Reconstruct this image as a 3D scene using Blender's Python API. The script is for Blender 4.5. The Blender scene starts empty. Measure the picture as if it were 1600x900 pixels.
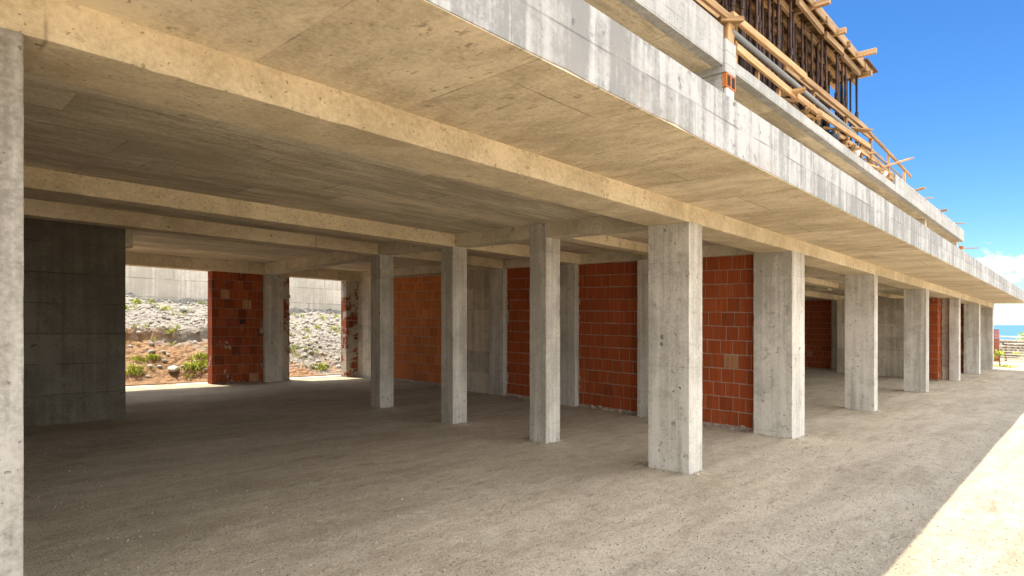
import bpy, bmesh, math, random
from mathutils import Vector, Matrix, noise as mnoise
R = random.Random(11)
SC = bpy.context.scene
COL = SC.collection
PI = math.pi
F = 949.0                                    # focal length in px of a 1600 px wide picture
ALPHA = math.atan((1705 - 800) / F)
CA, SA = math.cos(ALPHA), math.sin(ALPHA)

# ------------------------------------------------------------------ the site's falls
# plan axes: x runs along the building, y into it, z up from the yard. The site falls
# towards the sea along x and rises gently into the hillside along y.
def T(y):
    return .035 * (y - 3.465) if y < 10.1 else .035 * (10.1 - 3.465) + .027 * (y - 10.1)
def W(p):
    x, y, z = p
    return Vector((x, y, z + T(y) - .01297 * x - .01235 * y))

# ------------------------------------------------------------------ node helpers
class G:
    def __init__(s, name):
        s.m = bpy.data.materials.new(name); s.m.use_nodes = True
        s.t = s.m.node_tree; s.n = s.t.nodes; s.n.clear()
        s.out = s.n.new('ShaderNodeOutputMaterial')
        s.b = s.n.new('ShaderNodeBsdfPrincipled')
        s.t.links.new(s.b.outputs[0], s.out.inputs[0])
        s.b.inputs['Roughness'].default_value = .9
        s.b.inputs['Specular IOR Level'].default_value = .25
        tc = s.n.new('ShaderNodeTexCoord'); s.obj = tc.outputs['Object']
        oi = s.n.new('ShaderNodeObjectInfo'); s.rnd = oi.outputs['Random']
    def put(s, sock, v):
        if hasattr(v, 'is_linked') or isinstance(v, bpy.types.NodeSocket): s.t.links.new(v, sock)
        else:
            try: sock.default_value = v
            except Exception: sock.default_value = tuple(v) + (1,)
    def math(s, op, a, b=0.0, c=0.0, clamp=False):
        n = s.n.new('ShaderNodeMath'); n.operation = op; n.use_clamp = clamp
        s.put(n.inputs[0], a); s.put(n.inputs[1], b); s.put(n.inputs[2], c); return n.outputs[0]
    def vmath(s, op, a, b=(0, 0, 0)):
        n = s.n.new('ShaderNodeVectorMath'); n.operation = op
        s.put(n.inputs[0], a); s.put(n.inputs[1], b); return n.outputs[0]
    def scaled(s, v, sc): return s.vmath('MULTIPLY', v, sc)
    def noise(s, v, scale=1, detail=4, rough=.55, dist=0.0, color=False):
        n = s.n.new('ShaderNodeTexNoise'); s.put(n.inputs['Vector'], v)
        n.inputs['Scale'].default_value = scale; n.inputs['Detail'].default_value = detail
        n.inputs['Roughness'].default_value = rough; n.inputs['Distortion'].default_value = dist
        return n.outputs['Color' if color else 'Fac']
    def voro(s, v, scale, feature='F1', out='Distance'):
        n = s.n.new('ShaderNodeTexVoronoi'); n.feature = feature; s.put(n.inputs['Vector'], v)
        n.inputs['Scale'].default_value = scale; return n.outputs[out]
    def white(s, v):
        n = s.n.new('ShaderNodeTexWhiteNoise'); s.put(n.inputs['Vector'], v); return n.outputs['Value']
    def sep(s, v):
        n = s.n.new('ShaderNodeSeparateXYZ'); s.put(n.inputs[0], v); return n.outputs
    def comb(s, x, y, z):
        n = s.n.new('ShaderNodeCombineXYZ')
        s.put(n.inputs[0], x); s.put(n.inputs[1], y); s.put(n.inputs[2], z); return n.outputs[0]
    def step(s, v, a, b, o0=0.0, o1=1.0):
        n = s.n.new('ShaderNodeMapRange'); n.interpolation_type = 'SMOOTHSTEP'
        s.put(n.inputs[0], v); n.inputs[1].default_value = a; n.inputs[2].default_value = b
        n.inputs[3].default_value = o0; n.inputs[4].default_value = o1; return n.outputs[0]
    def mix(s, f, a, b, mode='MIX'):
        n = s.n.new('ShaderNodeMix'); n.data_type = 'RGBA'; n.blend_type = mode
        s.put(n.inputs['Factor'], f)
        for k, v in ((6, a), (7, b)):
            if isinstance(v, tuple) and len(v) == 3: v = v + (1,)
            s.put(n.inputs[k], v)
        return n.outputs[2]
    def ramp(s, f, stops):
        n = s.n.new('ShaderNodeValToRGB'); s.put(n.inputs[0], f); e = n.color_ramp.elements
        while len(e) < len(stops): e.new(.5)
        for k, (p, c) in enumerate(stops): e[k].position = p; e[k].color = tuple(c) + (1,)
        return n.outputs[0]
    def attr(s, name):
        n = s.n.new('ShaderNodeAttribute'); n.attribute_name = name; return n.outputs['Fac']
    def bump(s, h, strength=.4, dist=.02):
        n = s.n.new('ShaderNodeBump'); n.inputs['Strength'].default_value = strength
        n.inputs['Distance'].default_value = dist; s.put(n.inputs['Height'], h)
        s.t.links.new(n.outputs[0], s.b.inputs['Normal'])
    def color(s, c): s.put(s.b.inputs['Base Color'], c)

def concrete(name, dark, light, lines=(), stretch=(1, 1, 1), grain=.5, panel=.12, pits=1.0, drips=0.0, stain=None,
             vary=0.0, seed=0.0, pitscale=5.0):
    """Raw cast concrete: mottled, with the joints and tones its shutter boards left, air holes and drip marks."""
    g = G(name)
    p = g.obj if not vary else g.vmath('ADD', g.obj, g.comb(g.math('MULTIPLY', g.rnd, 37.0 * vary), g.math('MULTIPLY', g.rnd, 91.0 * vary), seed))
    ps = g.scaled(p, stretch)
    wob = g.noise(p, 1.3, 3, color=True)
    wv = g.vmath('MULTIPLY', g.vmath('SUBTRACT', wob, (.5, .5, .5)), (.02, .02, .02))
    pw = g.vmath('ADD', p, wv)
    x, y, z = g.sep(pw)[:3]; z = g.math('ADD', z, g.math('SUBTRACT', g.math('MULTIPLY', x, .01297), g.math('MULTIPLY', y, .0227))); ax = {'x': x, 'y': y, 'z': z}
    big = g.noise(ps, .55, 5, .62)
    med = g.noise(ps, 2.6, 6, .68, .6)
    fine = g.noise(p, 30, 5, .75)
    t = g.math('ADD', g.math('MULTIPLY', big, .55), g.math('MULTIPLY', med, .45))
    t = g.math('ADD', t, g.math('MULTIPLY', g.math('SUBTRACT', fine, .5), .42))
    idx = []; joint = None
    for (a, per, wid, off) in lines:
        q = g.math('ADD', g.math('DIVIDE', ax[a], per), off)
        if idx: q = g.math('ADD', q, g.math('MULTIPLY', g.white(g.comb(idx[0], 3.0, 7.0)), .9))
        fl = g.math('FLOOR', q); idx.append(fl)
        fr = g.math('FRACT', q)
        d = g.math('MULTIPLY', g.math('SUBTRACT', .5, g.math('ABSOLUTE', g.math('SUBTRACT', fr, .5))), per)
        l = g.step(d, 0.0, wid, 1.0, 0.0)
        br = g.step(g.noise(p, 1.7, 3), .36, .62, .1, 1.0)
        l = g.math('MULTIPLY', l, br)
        joint = l if joint is None else g.math('MAXIMUM', joint, l)
    if idx:
        pn = g.white(g.comb(idx[0], idx[1] if len(idx) > 1 else 1.0, 5.0))
        t = g.math('ADD', t, g.math('MULTIPLY', g.math('SUBTRACT', pn, .5), panel * 2))
    if drips:
        sx = g.noise(g.scaled(p, (5.5, 5.5, .22)), 1.0, 4, .6)
        dm = g.noise(g.scaled(p, (1.2, 1.2, .6)), 1.0, 3)
        dr = g.math('MULTIPLY', g.math('SUBTRACT', sx, .5), g.step(dm, .35, .65, .3, 1.6))
        sx2 = g.noise(g.scaled(p, (15, 15, .5)), 1.0, 3, .6)
        t = g.math('ADD', t, g.math('MULTIPLY', dr, drips))
        t = g.math('ADD', t, g.math('MULTIPLY', g.math('SUBTRACT', sx2, .5), drips * .8))
    c = g.mix(g.step(t, .35, .66), dark, light)
    if stain:
        sm = g.step(g.noise(g.vmath('ADD', p, (11, 5, 3)), .9, 5, .65), .52, .72)
        c = g.mix(g.math('MULTIPLY', sm, .55), c, stain)
    if joint is not None:
        c = g.mix(g.math('MULTIPLY', joint, .75), c, tuple(k * .42 for k in dark))
    sc = g.noise(g.vmath('ADD', g.scaled(p, tuple(k * 3.2 for k in stretch)), (5, 2, 8)), 1.0, 6, .72)
    c = g.mix(g.step(sc, .60, .74, 0.0, .5), c, tuple(k * .62 for k in dark))
    s2 = g.noise(g.vmath('ADD', g.scaled(p, tuple(k * 8.5 for k in stretch)), (1, 12, 4)), 1.0, 5, .7)
    c = g.mix(g.math('MULTIPLY', g.step(s2, .58, .68, 0.0, .75), g.step(big, .40, .56)), c, tuple(k * .5 for k in dark))
    lt = g.noise(g.vmath('ADD', g.scaled(p, tuple(k * 1.5 for k in stretch)), (15, 7, 1)), 1.0, 6, .7)
    c = g.mix(g.step(lt, .58, .74, 0.0, .45), c, tuple(min(.72, k * 1.18) for k in light))
    h = g.math('ADD', g.math('MULTIPLY', med, .5), g.math('MULTIPLY', fine, .35 * grain))
    if pits:
        pr = g.vmath('ADD', p, g.vmath('MULTIPLY', g.noise(p, 16, 2, color=True), (.06, .06, .06)))
        v = g.voro(pr, pitscale); sel = g.voro(pr, pitscale, out='Color')
        rad = g.math('MULTIPLY', g.math('POWER', g.sep(sel)[0], 3.0), .085 * pits)
        hole = g.math('MULTIPLY', g.step(g.math('SUBTRACT', v, rad), -.03, .012, 1.0, 0.0), g.step(g.noise(p, .8, 3), .42, .58))
        v2 = g.voro(pr, pitscale * 3.7); sel2 = g.sep(g.voro(pr, pitscale * 3.7, out='Color'))[1]
        hole2 = g.math('MULTIPLY', g.step(g.math('SUBTRACT', v2, g.math('MULTIPLY', g.math('POWER', sel2, 3.5), .17 * pits)), -.05, .02, 1.0, 0.0), .7)
        hole = g.math('MAXIMUM', hole, hole2)
        c = g.mix(g.math('MULTIPLY', hole, .72), c, tuple(k * .3 for k in dark))
        h = g.math('SUBTRACT', h, g.math('MULTIPLY', hole, 1.2))
    if joint is not None: h = g.math('SUBTRACT', h, g.math('MULTIPLY', joint, .5))
    g.color(c); g.bump(h, .55, .012)
    g.b.inputs['Roughness'].default_value = .88
    return g.m

GD, GL = (.215, .192, .158), (.395, .362, .308)
M = {}
M['soffit'] = concrete('soffit_concrete', (.36, .305, .22), (.68, .595, .445), [('y', .5, .016, .13), ('x', 2.05, .016, .3)], (.6, 2.2, 1), panel=.06, pits=1.0)
M['balcony'] = concrete('balcony_soffit_concrete', (.40, .325, .22), (.70, .595, .425), [('x', 1.02, .010, .1), ('y', 2.6, .012, .077)], (1.7, .7, 1), panel=.05, pits=1.1)
M['beam'] = concrete('beam_concrete', (.41, .33, .215), (.66, .555, .385), [('x', 4.95, .016, .2444)], (1, 1, 1), panel=.04, pits=2.0, pitscale=7.5)
M['ybeam'] = concrete('cross_beam_concrete', (.36, .31, .225), (.62, .545, .415), [('y', 4.1, .008, .2)], (1, 1, 1), panel=.05, pits=1.0)
M['fascia'] = concrete('fascia_concrete', (.20, .20, .196), (.38, .38, .375), [('z', .5, .012, .02), ('x', 2.03, .006, .1)], (1, 1, 1), panel=.06, pits=2.0, drips=.75, stain=(.26, .24, .215), pitscale=4.2)
M['fascia2'] = concrete('upper_fascia_concrete', (.27, .27, .26), (.395, .39, .38), [('z', .21, .010, .32), ('x', 2.4, .005, .4)], (1, 1, 1), panel=.05, pits=.8, drips=.5)
M['column'] = concrete('column_concrete', (.33, .305, .262), (.55, .515, .455), [('z', 1.27, .0035, .05)], (1, 1, .8), panel=.05, pits=1.8, drips=.45, vary=1.0)
M['column_dark'] = concrete('dark_column_concrete', (.17, .155, .13), (.37, .345, .305), (), (1, 1, .8), panel=.0, pits=1.3, drips=.4, vary=1.0)  # column concrete in a darker tone
M['wall'] = concrete('wall_concrete', (.36, .315, .24), (.60, .535, .43), [('z', .52, .007, .05), ('y', 1.9, .006, .2)], (1, 1, 1), panel=.09, pits=1.0, drips=.3)
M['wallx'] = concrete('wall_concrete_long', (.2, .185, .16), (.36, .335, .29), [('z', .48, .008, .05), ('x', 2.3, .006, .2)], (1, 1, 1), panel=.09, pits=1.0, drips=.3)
M['retaining'] = concrete('retaining_concrete', (.46, .42, .35), (.66, .61, .52), [('z', .62, .03, .1), ('x', 1.9, .02, .2)], (1, 1, 1), panel=.09, pits=.6, drips=.5)
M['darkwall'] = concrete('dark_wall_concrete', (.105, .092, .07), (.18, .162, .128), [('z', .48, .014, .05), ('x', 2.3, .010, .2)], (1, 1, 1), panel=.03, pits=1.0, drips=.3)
M['bounce_strip'] = concrete('pale_bounce_strip', (.5, .47, .42), (.7, .67, .61), pits=0)
M['slabtop'] = concrete('screed', (.25, .23, .2), (.42, .4, .36), pits=0)

def brick_material(name, base, smear):
    g = G(name)
    tn = g.attr('tint'); p = g.obj
    c = g.ramp(tn, [(0, tuple(k * .5 for k in base)), (.3, tuple(k * .82 for k in base)), (.7, base), (.9, (base[0] * 1.2, base[1] * 1.45, base[2] * 1.5)), (1, (.42, .22, .11))])
    ribs = g.noise(g.scaled(p, (42, 42, 1.2)), 1.0, 2)
    c = g.mix(g.step(ribs, .42, .6, .42, 0.0), c, tuple(k * .4 for k in base))
    dust = g.noise(p, 2.4, 5, .7)
    c = g.mix(g.step(dust, .56, .82, 0.0, .22), c, (.38, .22, .12))
    if smear:
        sm = g.noise(g.vmath('ADD', p, (3, 9, 1)), 2.6, 7, .72, .2)
        c = g.mix(g.step(sm, .62 - smear * .1, .66 - smear * .1), c, (.40, .35, .28))
    g.color(c)
    h = g.math('ADD', g.math('MULTIPLY', ribs, .8), g.math('MULTIPLY', g.noise(p, 60, 3), .3))
    g.bump(h, .5, .008)
    return g.m
M['brick'] = brick_material('hollow_clay_block', (.385, .083, .022), .0)
M['brick_smeared'] = brick_material('smeared_clay_block', (.31, .066, .018), .22)
M['brick_plaster'] = brick_material('clay_block_under_mortar', (.30, .08, .03), 1.35)
M['brick_orange'] = brick_material('orange_clay_block', (.58, .185, .05), .0)
g = G('mortar'); g.color(g.mix(g.noise(g.obj, 9, 5, .7), (.25, .19, .145), (.46, .38, .30))); g.bump(g.noise(g.obj, 30, 4), .7, .02); M['mortar'] = g.m
g = G('dark_mortar'); g.color(g.mix(g.noise(g.obj, 5, 5, .7), (.10, .05, .03), (.32, .25, .19))); M['mortar_dark'] = g.m  # darker mortar for the smeared block joints
g = G('white_mortar'); g.color(g.mix(g.noise(g.obj, 7, 5, .7), (.42, .42, .42), (.62, .62, .60))); M['white_mortar'] = g.m
g = G('painted_hole_shade'); g.color((.03, .018, .013)); M['hole_shade'] = g.m  # near black stands in for the shade inside holes

def wood_material(name, a, b):
    g = G(name)
    p = g.vmath('ADD', g.obj, g.comb(g.math('MULTIPLY', g.rnd, 40.0), g.math('MULTIPLY', g.rnd, 13.0), 0.0))
    gr = g.noise(g.scaled(p, (1.2, 22, 22)), 1.0, 4, .6, .4)
    bl = g.noise(g.scaled(p, (.8, 3, 3)), 1.0, 3)
    c = g.mix(g.step(g.math('ADD', g.math('MULTIPLY', gr, .6), g.math('MULTIPLY', bl, .4)), .34, .66), a, b)
    kn = g.voro(g.scaled(p, (1.6, 9, 9)), 1.0)
    c = g.mix(g.step(kn, .03, .11, .7, 0.0), c, (.12, .06, .025))
    tone = g.math('ADD', .72, g.math('MULTIPLY', g.rnd, .5))
    c = g.mix(1.0, c, g.comb(tone, tone, tone), 'MULTIPLY')
    g.color(c); g.bump(gr, .35, .006); g.b.inputs['Roughness'].default_value = .75
    return g.m
M['wood'] = wood_material('pine_timber', (.235, .13, .055), (.47, .30, .148))
M['wood_old'] = wood_material('weathered_timber', (.17, .105, .052), (.34, .23, .125))
M['ply'] = wood_material('shutter_ply', (.07, .032, .012), (.15, .075, .028))
M['shade_ply'] = wood_material('shade_toned_ply', (.035, .02, .014), (.075, .042, .028))  # dark tone holds the deep shade behind the props
M['greywood'] = wood_material('grey_rail', (.42, .37, .30), (.62, .56, .47))
g = G('rusty_steel'); g.color(g.mix(g.step(g.noise(g.scaled(g.obj, (9, 9, 3)), 1, 4), .4, .6), (.028, .017, .014), (.085, .042, .028))); g.b.inputs['Metallic'].default_value = .3; g.b.inputs['Roughness'].default_value = .6; M['rust'] = g.m
g = G('blue_black_steel'); g.color(g.mix(g.noise(g.obj, 7, 3), (.012, .02, .035), (.05, .06, .075))); g.b.inputs['Metallic'].default_value = .3; g.b.inputs['Roughness'].default_value = .5; M['bluesteel'] = g.m
g = G('galvanised_pipe'); g.color(g.mix(g.noise(g.scaled(g.obj, (2, 20, 20)), 1, 3), (.12, .125, .13), (.24, .245, .25))); g.b.inputs['Metallic'].default_value = .5; g.b.inputs['Roughness'].default_value = .55; M['pipe'] = g.m

# ground: compacted quarry fines
g = G('quarry_fines')
p = g.obj
big = g.noise(g.scaled(p, (.35, .8, 1)), 1.0, 5, .6, .5)
trk = g.noise(g.scaled(p, (.5, 3.2, 1)), 1.0, 5, .65, .8)
med = g.noise(p, 5.5, 6, .7)
fin = g.noise(p, 55, 4, .75)
t = g.math('ADD', g.math('ADD', g.math('MULTIPLY', big, .3), g.math('MULTIPLY', trk, .3)), g.math('ADD', g.math('MULTIPLY', med, .25), g.math('MULTIPLY', fin, .45)))
c = g.mix(g.step(t, .50, .80), (.315, .265, .192), (.54, .47, .365))
rut = g.noise(g.vmath('ADD', g.scaled(p, (1.6, 7.5, 1)), (4, 1, 0)), 1.0, 5, .68)
c = g.mix(g.step(rut, .57, .70, 0.0, .5), c, (.17, .14, .105))
pale = g.noise(g.vmath('ADD', g.scaled(p, (.9, 2.6, 1)), (14, 6, 0)), 1.0, 5, .6)
c = g.mix(g.step(pale, .54, .68, 0.0, .28), c, (.54, .485, .40))
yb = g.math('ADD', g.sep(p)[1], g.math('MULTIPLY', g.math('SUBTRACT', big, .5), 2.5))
c = g.mix(g.step(yb, -2.4, -.2, .85, 0.0), c, g.mix(med, (.55, .455, .33), (.74, .63, .475)))   # ground outside the view, paled and warmed to bounce fill light up
v = g.voro(p, 26); vs = g.sep(g.voro(p, 26, out='Color'))
st = g.math('MULTIPLY', g.step(v, .16, .3, 1.0, 0.0), g.step(vs[0], .55, .7))
c = g.mix(g.math('MULTIPLY', st, .8), c, g.mix(vs[1], (.2, .168, .128), (.62, .56, .475)))
v2 = g.voro(p, 70); vs2 = g.sep(g.voro(p, 70, out='Color'))
st2 = g.math('MULTIPLY', g.step(v2, .18, .34, 1.0, 0.0), g.step(vs2[0], .5, .6))
c = g.mix(g.math('MULTIPLY', st2, .85), c, g.mix(vs2[1], (.125, .10, .074), (.60, .535, .435)))
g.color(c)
h = g.math('ADD', g.math('ADD', g.math('MULTIPLY', med, .9), g.math('MULTIPLY', fin, .35)), g.math('ADD', g.math('MULTIPLY', st, .5), g.math('MULTIPLY', st2, .25)))
g.bump(h, 1.0, .045); g.b.inputs['Roughness'].default_value = 1.0; g.b.inputs['Specular IOR Level'].default_value = .1
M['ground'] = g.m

# hillside: orange soil low down, grey rubble above
g = G('rubble_soil'); p = g.obj; x, y, z = g.sep(p)[:3]
n1 = g.noise(p, .9, 5, .65)
s = g.math('ADD', g.math('ADD', g.math('MULTIPLY', y, -.32), g.math('MULTIPLY', x, -.14)), g.math('MULTIPLY', n1, 1.7))
fac = g.step(s, -6.35, -5.95)
grey = g.mix(g.noise(p, 9, 6, .75), (.26, .235, .20), (.56, .525, .46))
soil = g.mix(g.noise(p, 4, 6, .7), (.30, .15, .06), (.56, .33, .155))
c = g.mix(fac, grey, soil)
vv = g.voro(p, 7.0); 
c = g.mix(g.step(vv, .0, .5, .0, .35), c, (.15, .13, .11))
g.color(c); g.bump(g.math('ADD', g.noise(p, 6, 6, .75), g.math('MULTIPLY', vv, -.8)), 1.0, .12); M['slope'] = g.m
g = G('pale_stone'); t = g.attr('tint')
g.color(g.mix(.35, g.mix(t, (.2, .185, .155), (.56, .53, .47)), g.mix(g.noise(g.obj, 20, 4), (.17, .15, .12), (.40, .37, .31)))); g.bump(g.noise(g.obj, 25, 4), .5, .02); M['stone'] = g.m
g = G('pebble'); t = g.attr('tint'); g.color(g.mix(t, (.17, .14, .10), (.46, .40, .315))); M['pebble'] = g.m
g = G('weed_leaf'); t = g.attr('tint'); g.color(g.ramp(t, [(0, (.15, .24, .03)), (.5, (.40, .45, .06)), (1, (.50, .45, .10))])); M['weed'] = g.m
g = G('stem'); g.color((.16, .12, .05)); M['stem'] = g.m
g = G('red_clay_brick'); t = g.attr('tint'); g.color(g.mix(t, (.20, .055, .03), (.42, .17, .10))); M['redbrick'] = g.m
g = G('sea_water'); g.color((.06, .155, .29)); g.b.inputs['Roughness'].default_value = .55; g.b.inputs['Specular IOR Level'].default_value = .12
M['sea'] = g.m
g = G('white_plastic'); g.color((.7, .7, .68)); g.b.inputs['Roughness'].default_value = .5; M['white'] = g.m

# ------------------------------------------------------------------ mesh helpers
class MB:
    def __init__(s): s.v = []; s.f = []; s.tint = []; s.smooth = False
    def add(s, vs, fs, tint=.5):
        o = len(s.v); s.v += [Vector(v) for v in vs]; s.tint += [tint] * len(vs)
        s.f += [tuple(i + o for i in f) for f in fs]
    def box(s, x0, x1, y0, y1, z0, z1, tint=.5):
        s.add([(x0, y0, z0), (x1, y0, z0), (x1, y1, z0), (x0, y1, z0), (x0, y0, z1), (x1, y0, z1), (x1, y1, z1), (x0, y1, z1)],
              [(3, 2, 1, 0), (4, 5, 6, 7), (0, 1, 5, 4), (1, 2, 6, 5), (2, 3, 7, 6), (3, 0, 4, 7)], tint)
    def rough(s, x0, x1, y0, y1, z0, z1, axis='z', ch=.006, jit=.0015, step=.12, chip=.06):
        """A cast block: long axis cut in slices, arrises blunted unevenly and chipped here and there."""
        lo, hi = {'x': (x0, x1), 'y': (y0, y1), 'z': (z0, z1)}[axis]
        n = max(2, min(400, int((hi - lo) / step)))
        a0, a1, b0, b1 = {'x': (y0, y1, z0, z1), 'y': (x0, x1, z0, z1), 'z': (x0, x1, y0, y1)}[axis]
        lim = .3 * min(a1 - a0, b1 - b0)
        vs = []
        for k in range(n + 1):
            t = lo + (hi - lo) * k / n
            c = [min(lim, ch * R.uniform(.5, 1.2) + (R.uniform(.004, .014) if R.random() < chip else 0)) for _ in range(4)]
            j = [R.uniform(-jit, jit) for _ in range(4)]
            A0, A1, B0, B1 = a0 + j[0], a1 + j[1], b0 + j[2], b1 + j[3]
            ring = [(A0 + c[0], B0), (A1 - c[1], B0), (A1, B0 + c[1]), (A1, B1 - c[2]), (A1 - c[2], B1), (A0 + c[3], B1), (A0, B1 - c[3]), (A0, B0 + c[0])]
            for (a, b) in ring:
                vs.append({'x': (t, a, b), 'y': (a, t, b), 'z': (a, b, t)}[axis])
        fs = []
        flip = axis == 'y'
        for k in range(n):
            for i in range(8):
                q = (k * 8 + i, k * 8 + (i + 1) % 8, (k + 1) * 8 + (i + 1) % 8, (k + 1) * 8 + i)
                fs.append(q[::-1] if flip else q)
        e0 = tuple(range(7, -1, -1)); e1 = tuple(n * 8 + i for i in range(8))
        fs += [e0[::-1], e1[::-1]] if flip else [e0, e1]
        s.add(vs, fs)
    def lump(s, c, r, tint=.5, sub=1, sq=(1, 1, 1), rough=.25):
        bm = bmesh.new(); bmesh.ops.create_icosphere(bm, subdivisions=sub, radius=1)
        a = R.uniform(0, 6.28); ca, sa = math.cos(a), math.sin(a)
        vs = []
        for v in bm.verts:
            k = r * (1 + R.uniform(-rough, rough)); x, y, z = v.co.x * sq[0] * k, v.co.y * sq[1] * k, v.co.z * sq[2] * k
            vs.append((c[0] + x * ca - y * sa, c[1] + x * sa + y * ca, c[2] + z))
        fs = [tuple(v.index for v in f.verts) for f in bm.faces]; bm.free()
        s.add(vs, fs, tint)
    def tube(s, p0, p1, r, n=8, tint=.5):
        p0, p1 = Vector(p0), Vector(p1); d = (p1 - p0).normalized()
        u = d.orthogonal().normalized(); w = d.cross(u)
        vs = []
        for p in (p0, p1):
            for i in range(n):
                a = 2 * PI * i / n; vs.append(p + (u * math.cos(a) + w * math.sin(a)) * r)
        fs = [(i, (i + 1) % n, n + (i + 1) % n, n + i) for i in range(n)] + [tuple(range(n - 1, -1, -1)), tuple(range(n, 2 * n))]
        s.add(vs, fs, tint)
    def build(s, name, mat, parent=None, warp=True, base=None, smooth=False):
        """Link as ONE mesh object; the origin is the parent's base, or `base` when top-level."""
        org = parent.matrix_world.translation.copy() if parent is not None else (W(base) if base is not None else Vector((0, 0, 0)))
        if parent is not None and parent.parent is not None: org = parent['_base']; org = Vector(org)
        elif parent is not None: org = Vector(parent['_base'])
        me = bpy.data.meshes.new(name)
        me.from_pydata([(W(v) if warp else v) - org for v in s.v], [], s.f)
        at = me.attributes.new('tint', 'FLOAT', 'POINT'); at.data.foreach_set('value', s.tint)
        me.materials.append(M[mat] if isinstance(mat, str) else mat)
        if smooth: me.polygons.foreach_set('use_smooth', [True] * len(me.polygons))
        me.update()
        o = bpy.data.objects.new(name, me); COL.objects.link(o)
        o['_base'] = tuple(org)
        if parent is not None: o.parent = parent
        else: o.location = org
        return o

def tag(o, label=None, cat=None, group=None, kind=None):
    if label: o['label'] = label
    if cat: o['category'] = cat
    if group: o['group'] = group
    if kind: o['kind'] = kind
    return o
def empty(name, base, label, cat, group=None):
    o = bpy.data.objects.new(name, None); COL.objects.link(o); o.empty_display_size = .2
    b = W(base); o.location = b; o['_base'] = tuple(b)
    return tag(o, label, cat, group)

def bar_mesh(L, w, h, warp_amt=.006, n=8):
    """A sawn board along local x, slightly bowed, arrises blunted."""
    vs, fs = [], []
    ph = R.uniform(0, 6); c = min(w, h) * .08
    for k in range(n + 1):
        t = k / n; x = (t - .5) * L; dy = math.sin(t * PI + ph) * warp_amt * L * .3; dz = math.sin(t * PI * 1.3 + ph) * warp_amt * L * .25
        for (a, b) in ((-w / 2 + c, -h / 2), (w / 2 - c, -h / 2), (w / 2, -h / 2 + c), (w / 2, h / 2 - c), (w / 2 - c, h / 2), (-w / 2 + c, h / 2), (-w / 2, h / 2 - c), (-w / 2, -h / 2 + c)):
            vs.append((x, a + dy, b + dz))
    for k in range(n):
        for i in range(8): fs.append((k * 8 + i, k * 8 + (i + 1) % 8, (k + 1) * 8 + (i + 1) % 8, (k + 1) * 8 + i))
    fs += [tuple(range(7, -1, -1)), tuple(n * 8 + i for i in range(8))]
    return vs, fs
def plank(name, p0, p1, w, h, mat, parent=None, roll=0.0, bow=.006, plan=True):
    """A board from p0 to p1 (plan coordinates); local x is its length so the grain follows it."""
    a, b = (W(p0), W(p1)) if plan else (Vector(p0), Vector(p1))
    d = b - a; L = d.length; X = d.normalized()
    up = Vector((0, 0, 1)) if abs(X.z) < .9 else Vector((0, 1, 0))
    Y = up.cross(X).normalized(); Z = X.cross(Y)
    Mx = Matrix((X, Y, Z)).transposed() @ Matrix.Rotation(roll, 3, 'X')
    vs, fs = bar_mesh(L, w, h, bow)
    me = bpy.data.meshes.new(name); me.from_pydata(vs, [], fs); me.materials.append(M[mat]); me.update()
    at = me.attributes.new('tint', 'FLOAT', 'POINT')
    o = bpy.data.objects.new(name, me); COL.objects.link(o)
    mid = (a + b) / 2
    if parent is not None:
        o.parent = parent; o.matrix_local = Matrix.Translation(mid - Vector(parent['_base'])) @ Mx.to_4x4()
    else: o.matrix_world = Matrix.Translation(mid) @ Mx.to_4x4()
    o['_base'] = tuple(mid)
    return o

# ================================================================== THE BUILDING
bld = empty('unfinished_building', (6.7, 3.465, 0), 'long unfinished concrete building on columns with red block partition walls and open upper storey', 'building')
SOF, SLB = 3.03, 3.245                     # underside of beams, underside of slab
def part(name, mat, *boxes, axis='z', label=None, **kw):
    m = MB()
    for b in boxes: m.rough(*b, axis=axis, **kw)
    o = m.build(name, mat, bld)
    if label: o['label'] = label
    return o

# columns -----------------------------------------------------------
GB = -.08
cols = [(-.6, .46, 3.465, 4.0), (6.69, 7.03, 3.465, 4.02), (10.13, 10.72, 3.465, 4.085), (15.22, 15.52, 3.465, 4.06), (21.03, 21.48, 3.465, 4.02),
        (27.03, 27.45, 3.465, 3.745), (32.57, 33.0, 3.465, 4.0), (37.47, 37.92, 3.465, 4.0),
        (6.78, 7.11, 5.78, 6.10), (6.76, 7.08, 7.83, 8.14), (6.86, 7.18, 10.13, 10.46),
        (10.15, 10.56, 5.78, 6.34), (10.25, 10.62, 7.93, 8.45), (10.27, 10.62, 10.08, 10.56),
        (28.5, 28.9, 7.66, 8.12)]
labels = {1: 'wide scored concrete column standing nearest in the middle of the open front', 2: 'broad pitted front column beside the red block wall',
          0: 'pale concrete column cut by the left edge of the picture'}
for k, c in enumerate(cols):
    part('column', 'column_dark' if k == 0 else 'column', (c[0], c[1], c[2], c[3], GB, SOF + (.21 if k == 8 else .004)), ch=.004, step=.09, chip=.05, jit=.001, label=labels.get(k))

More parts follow.
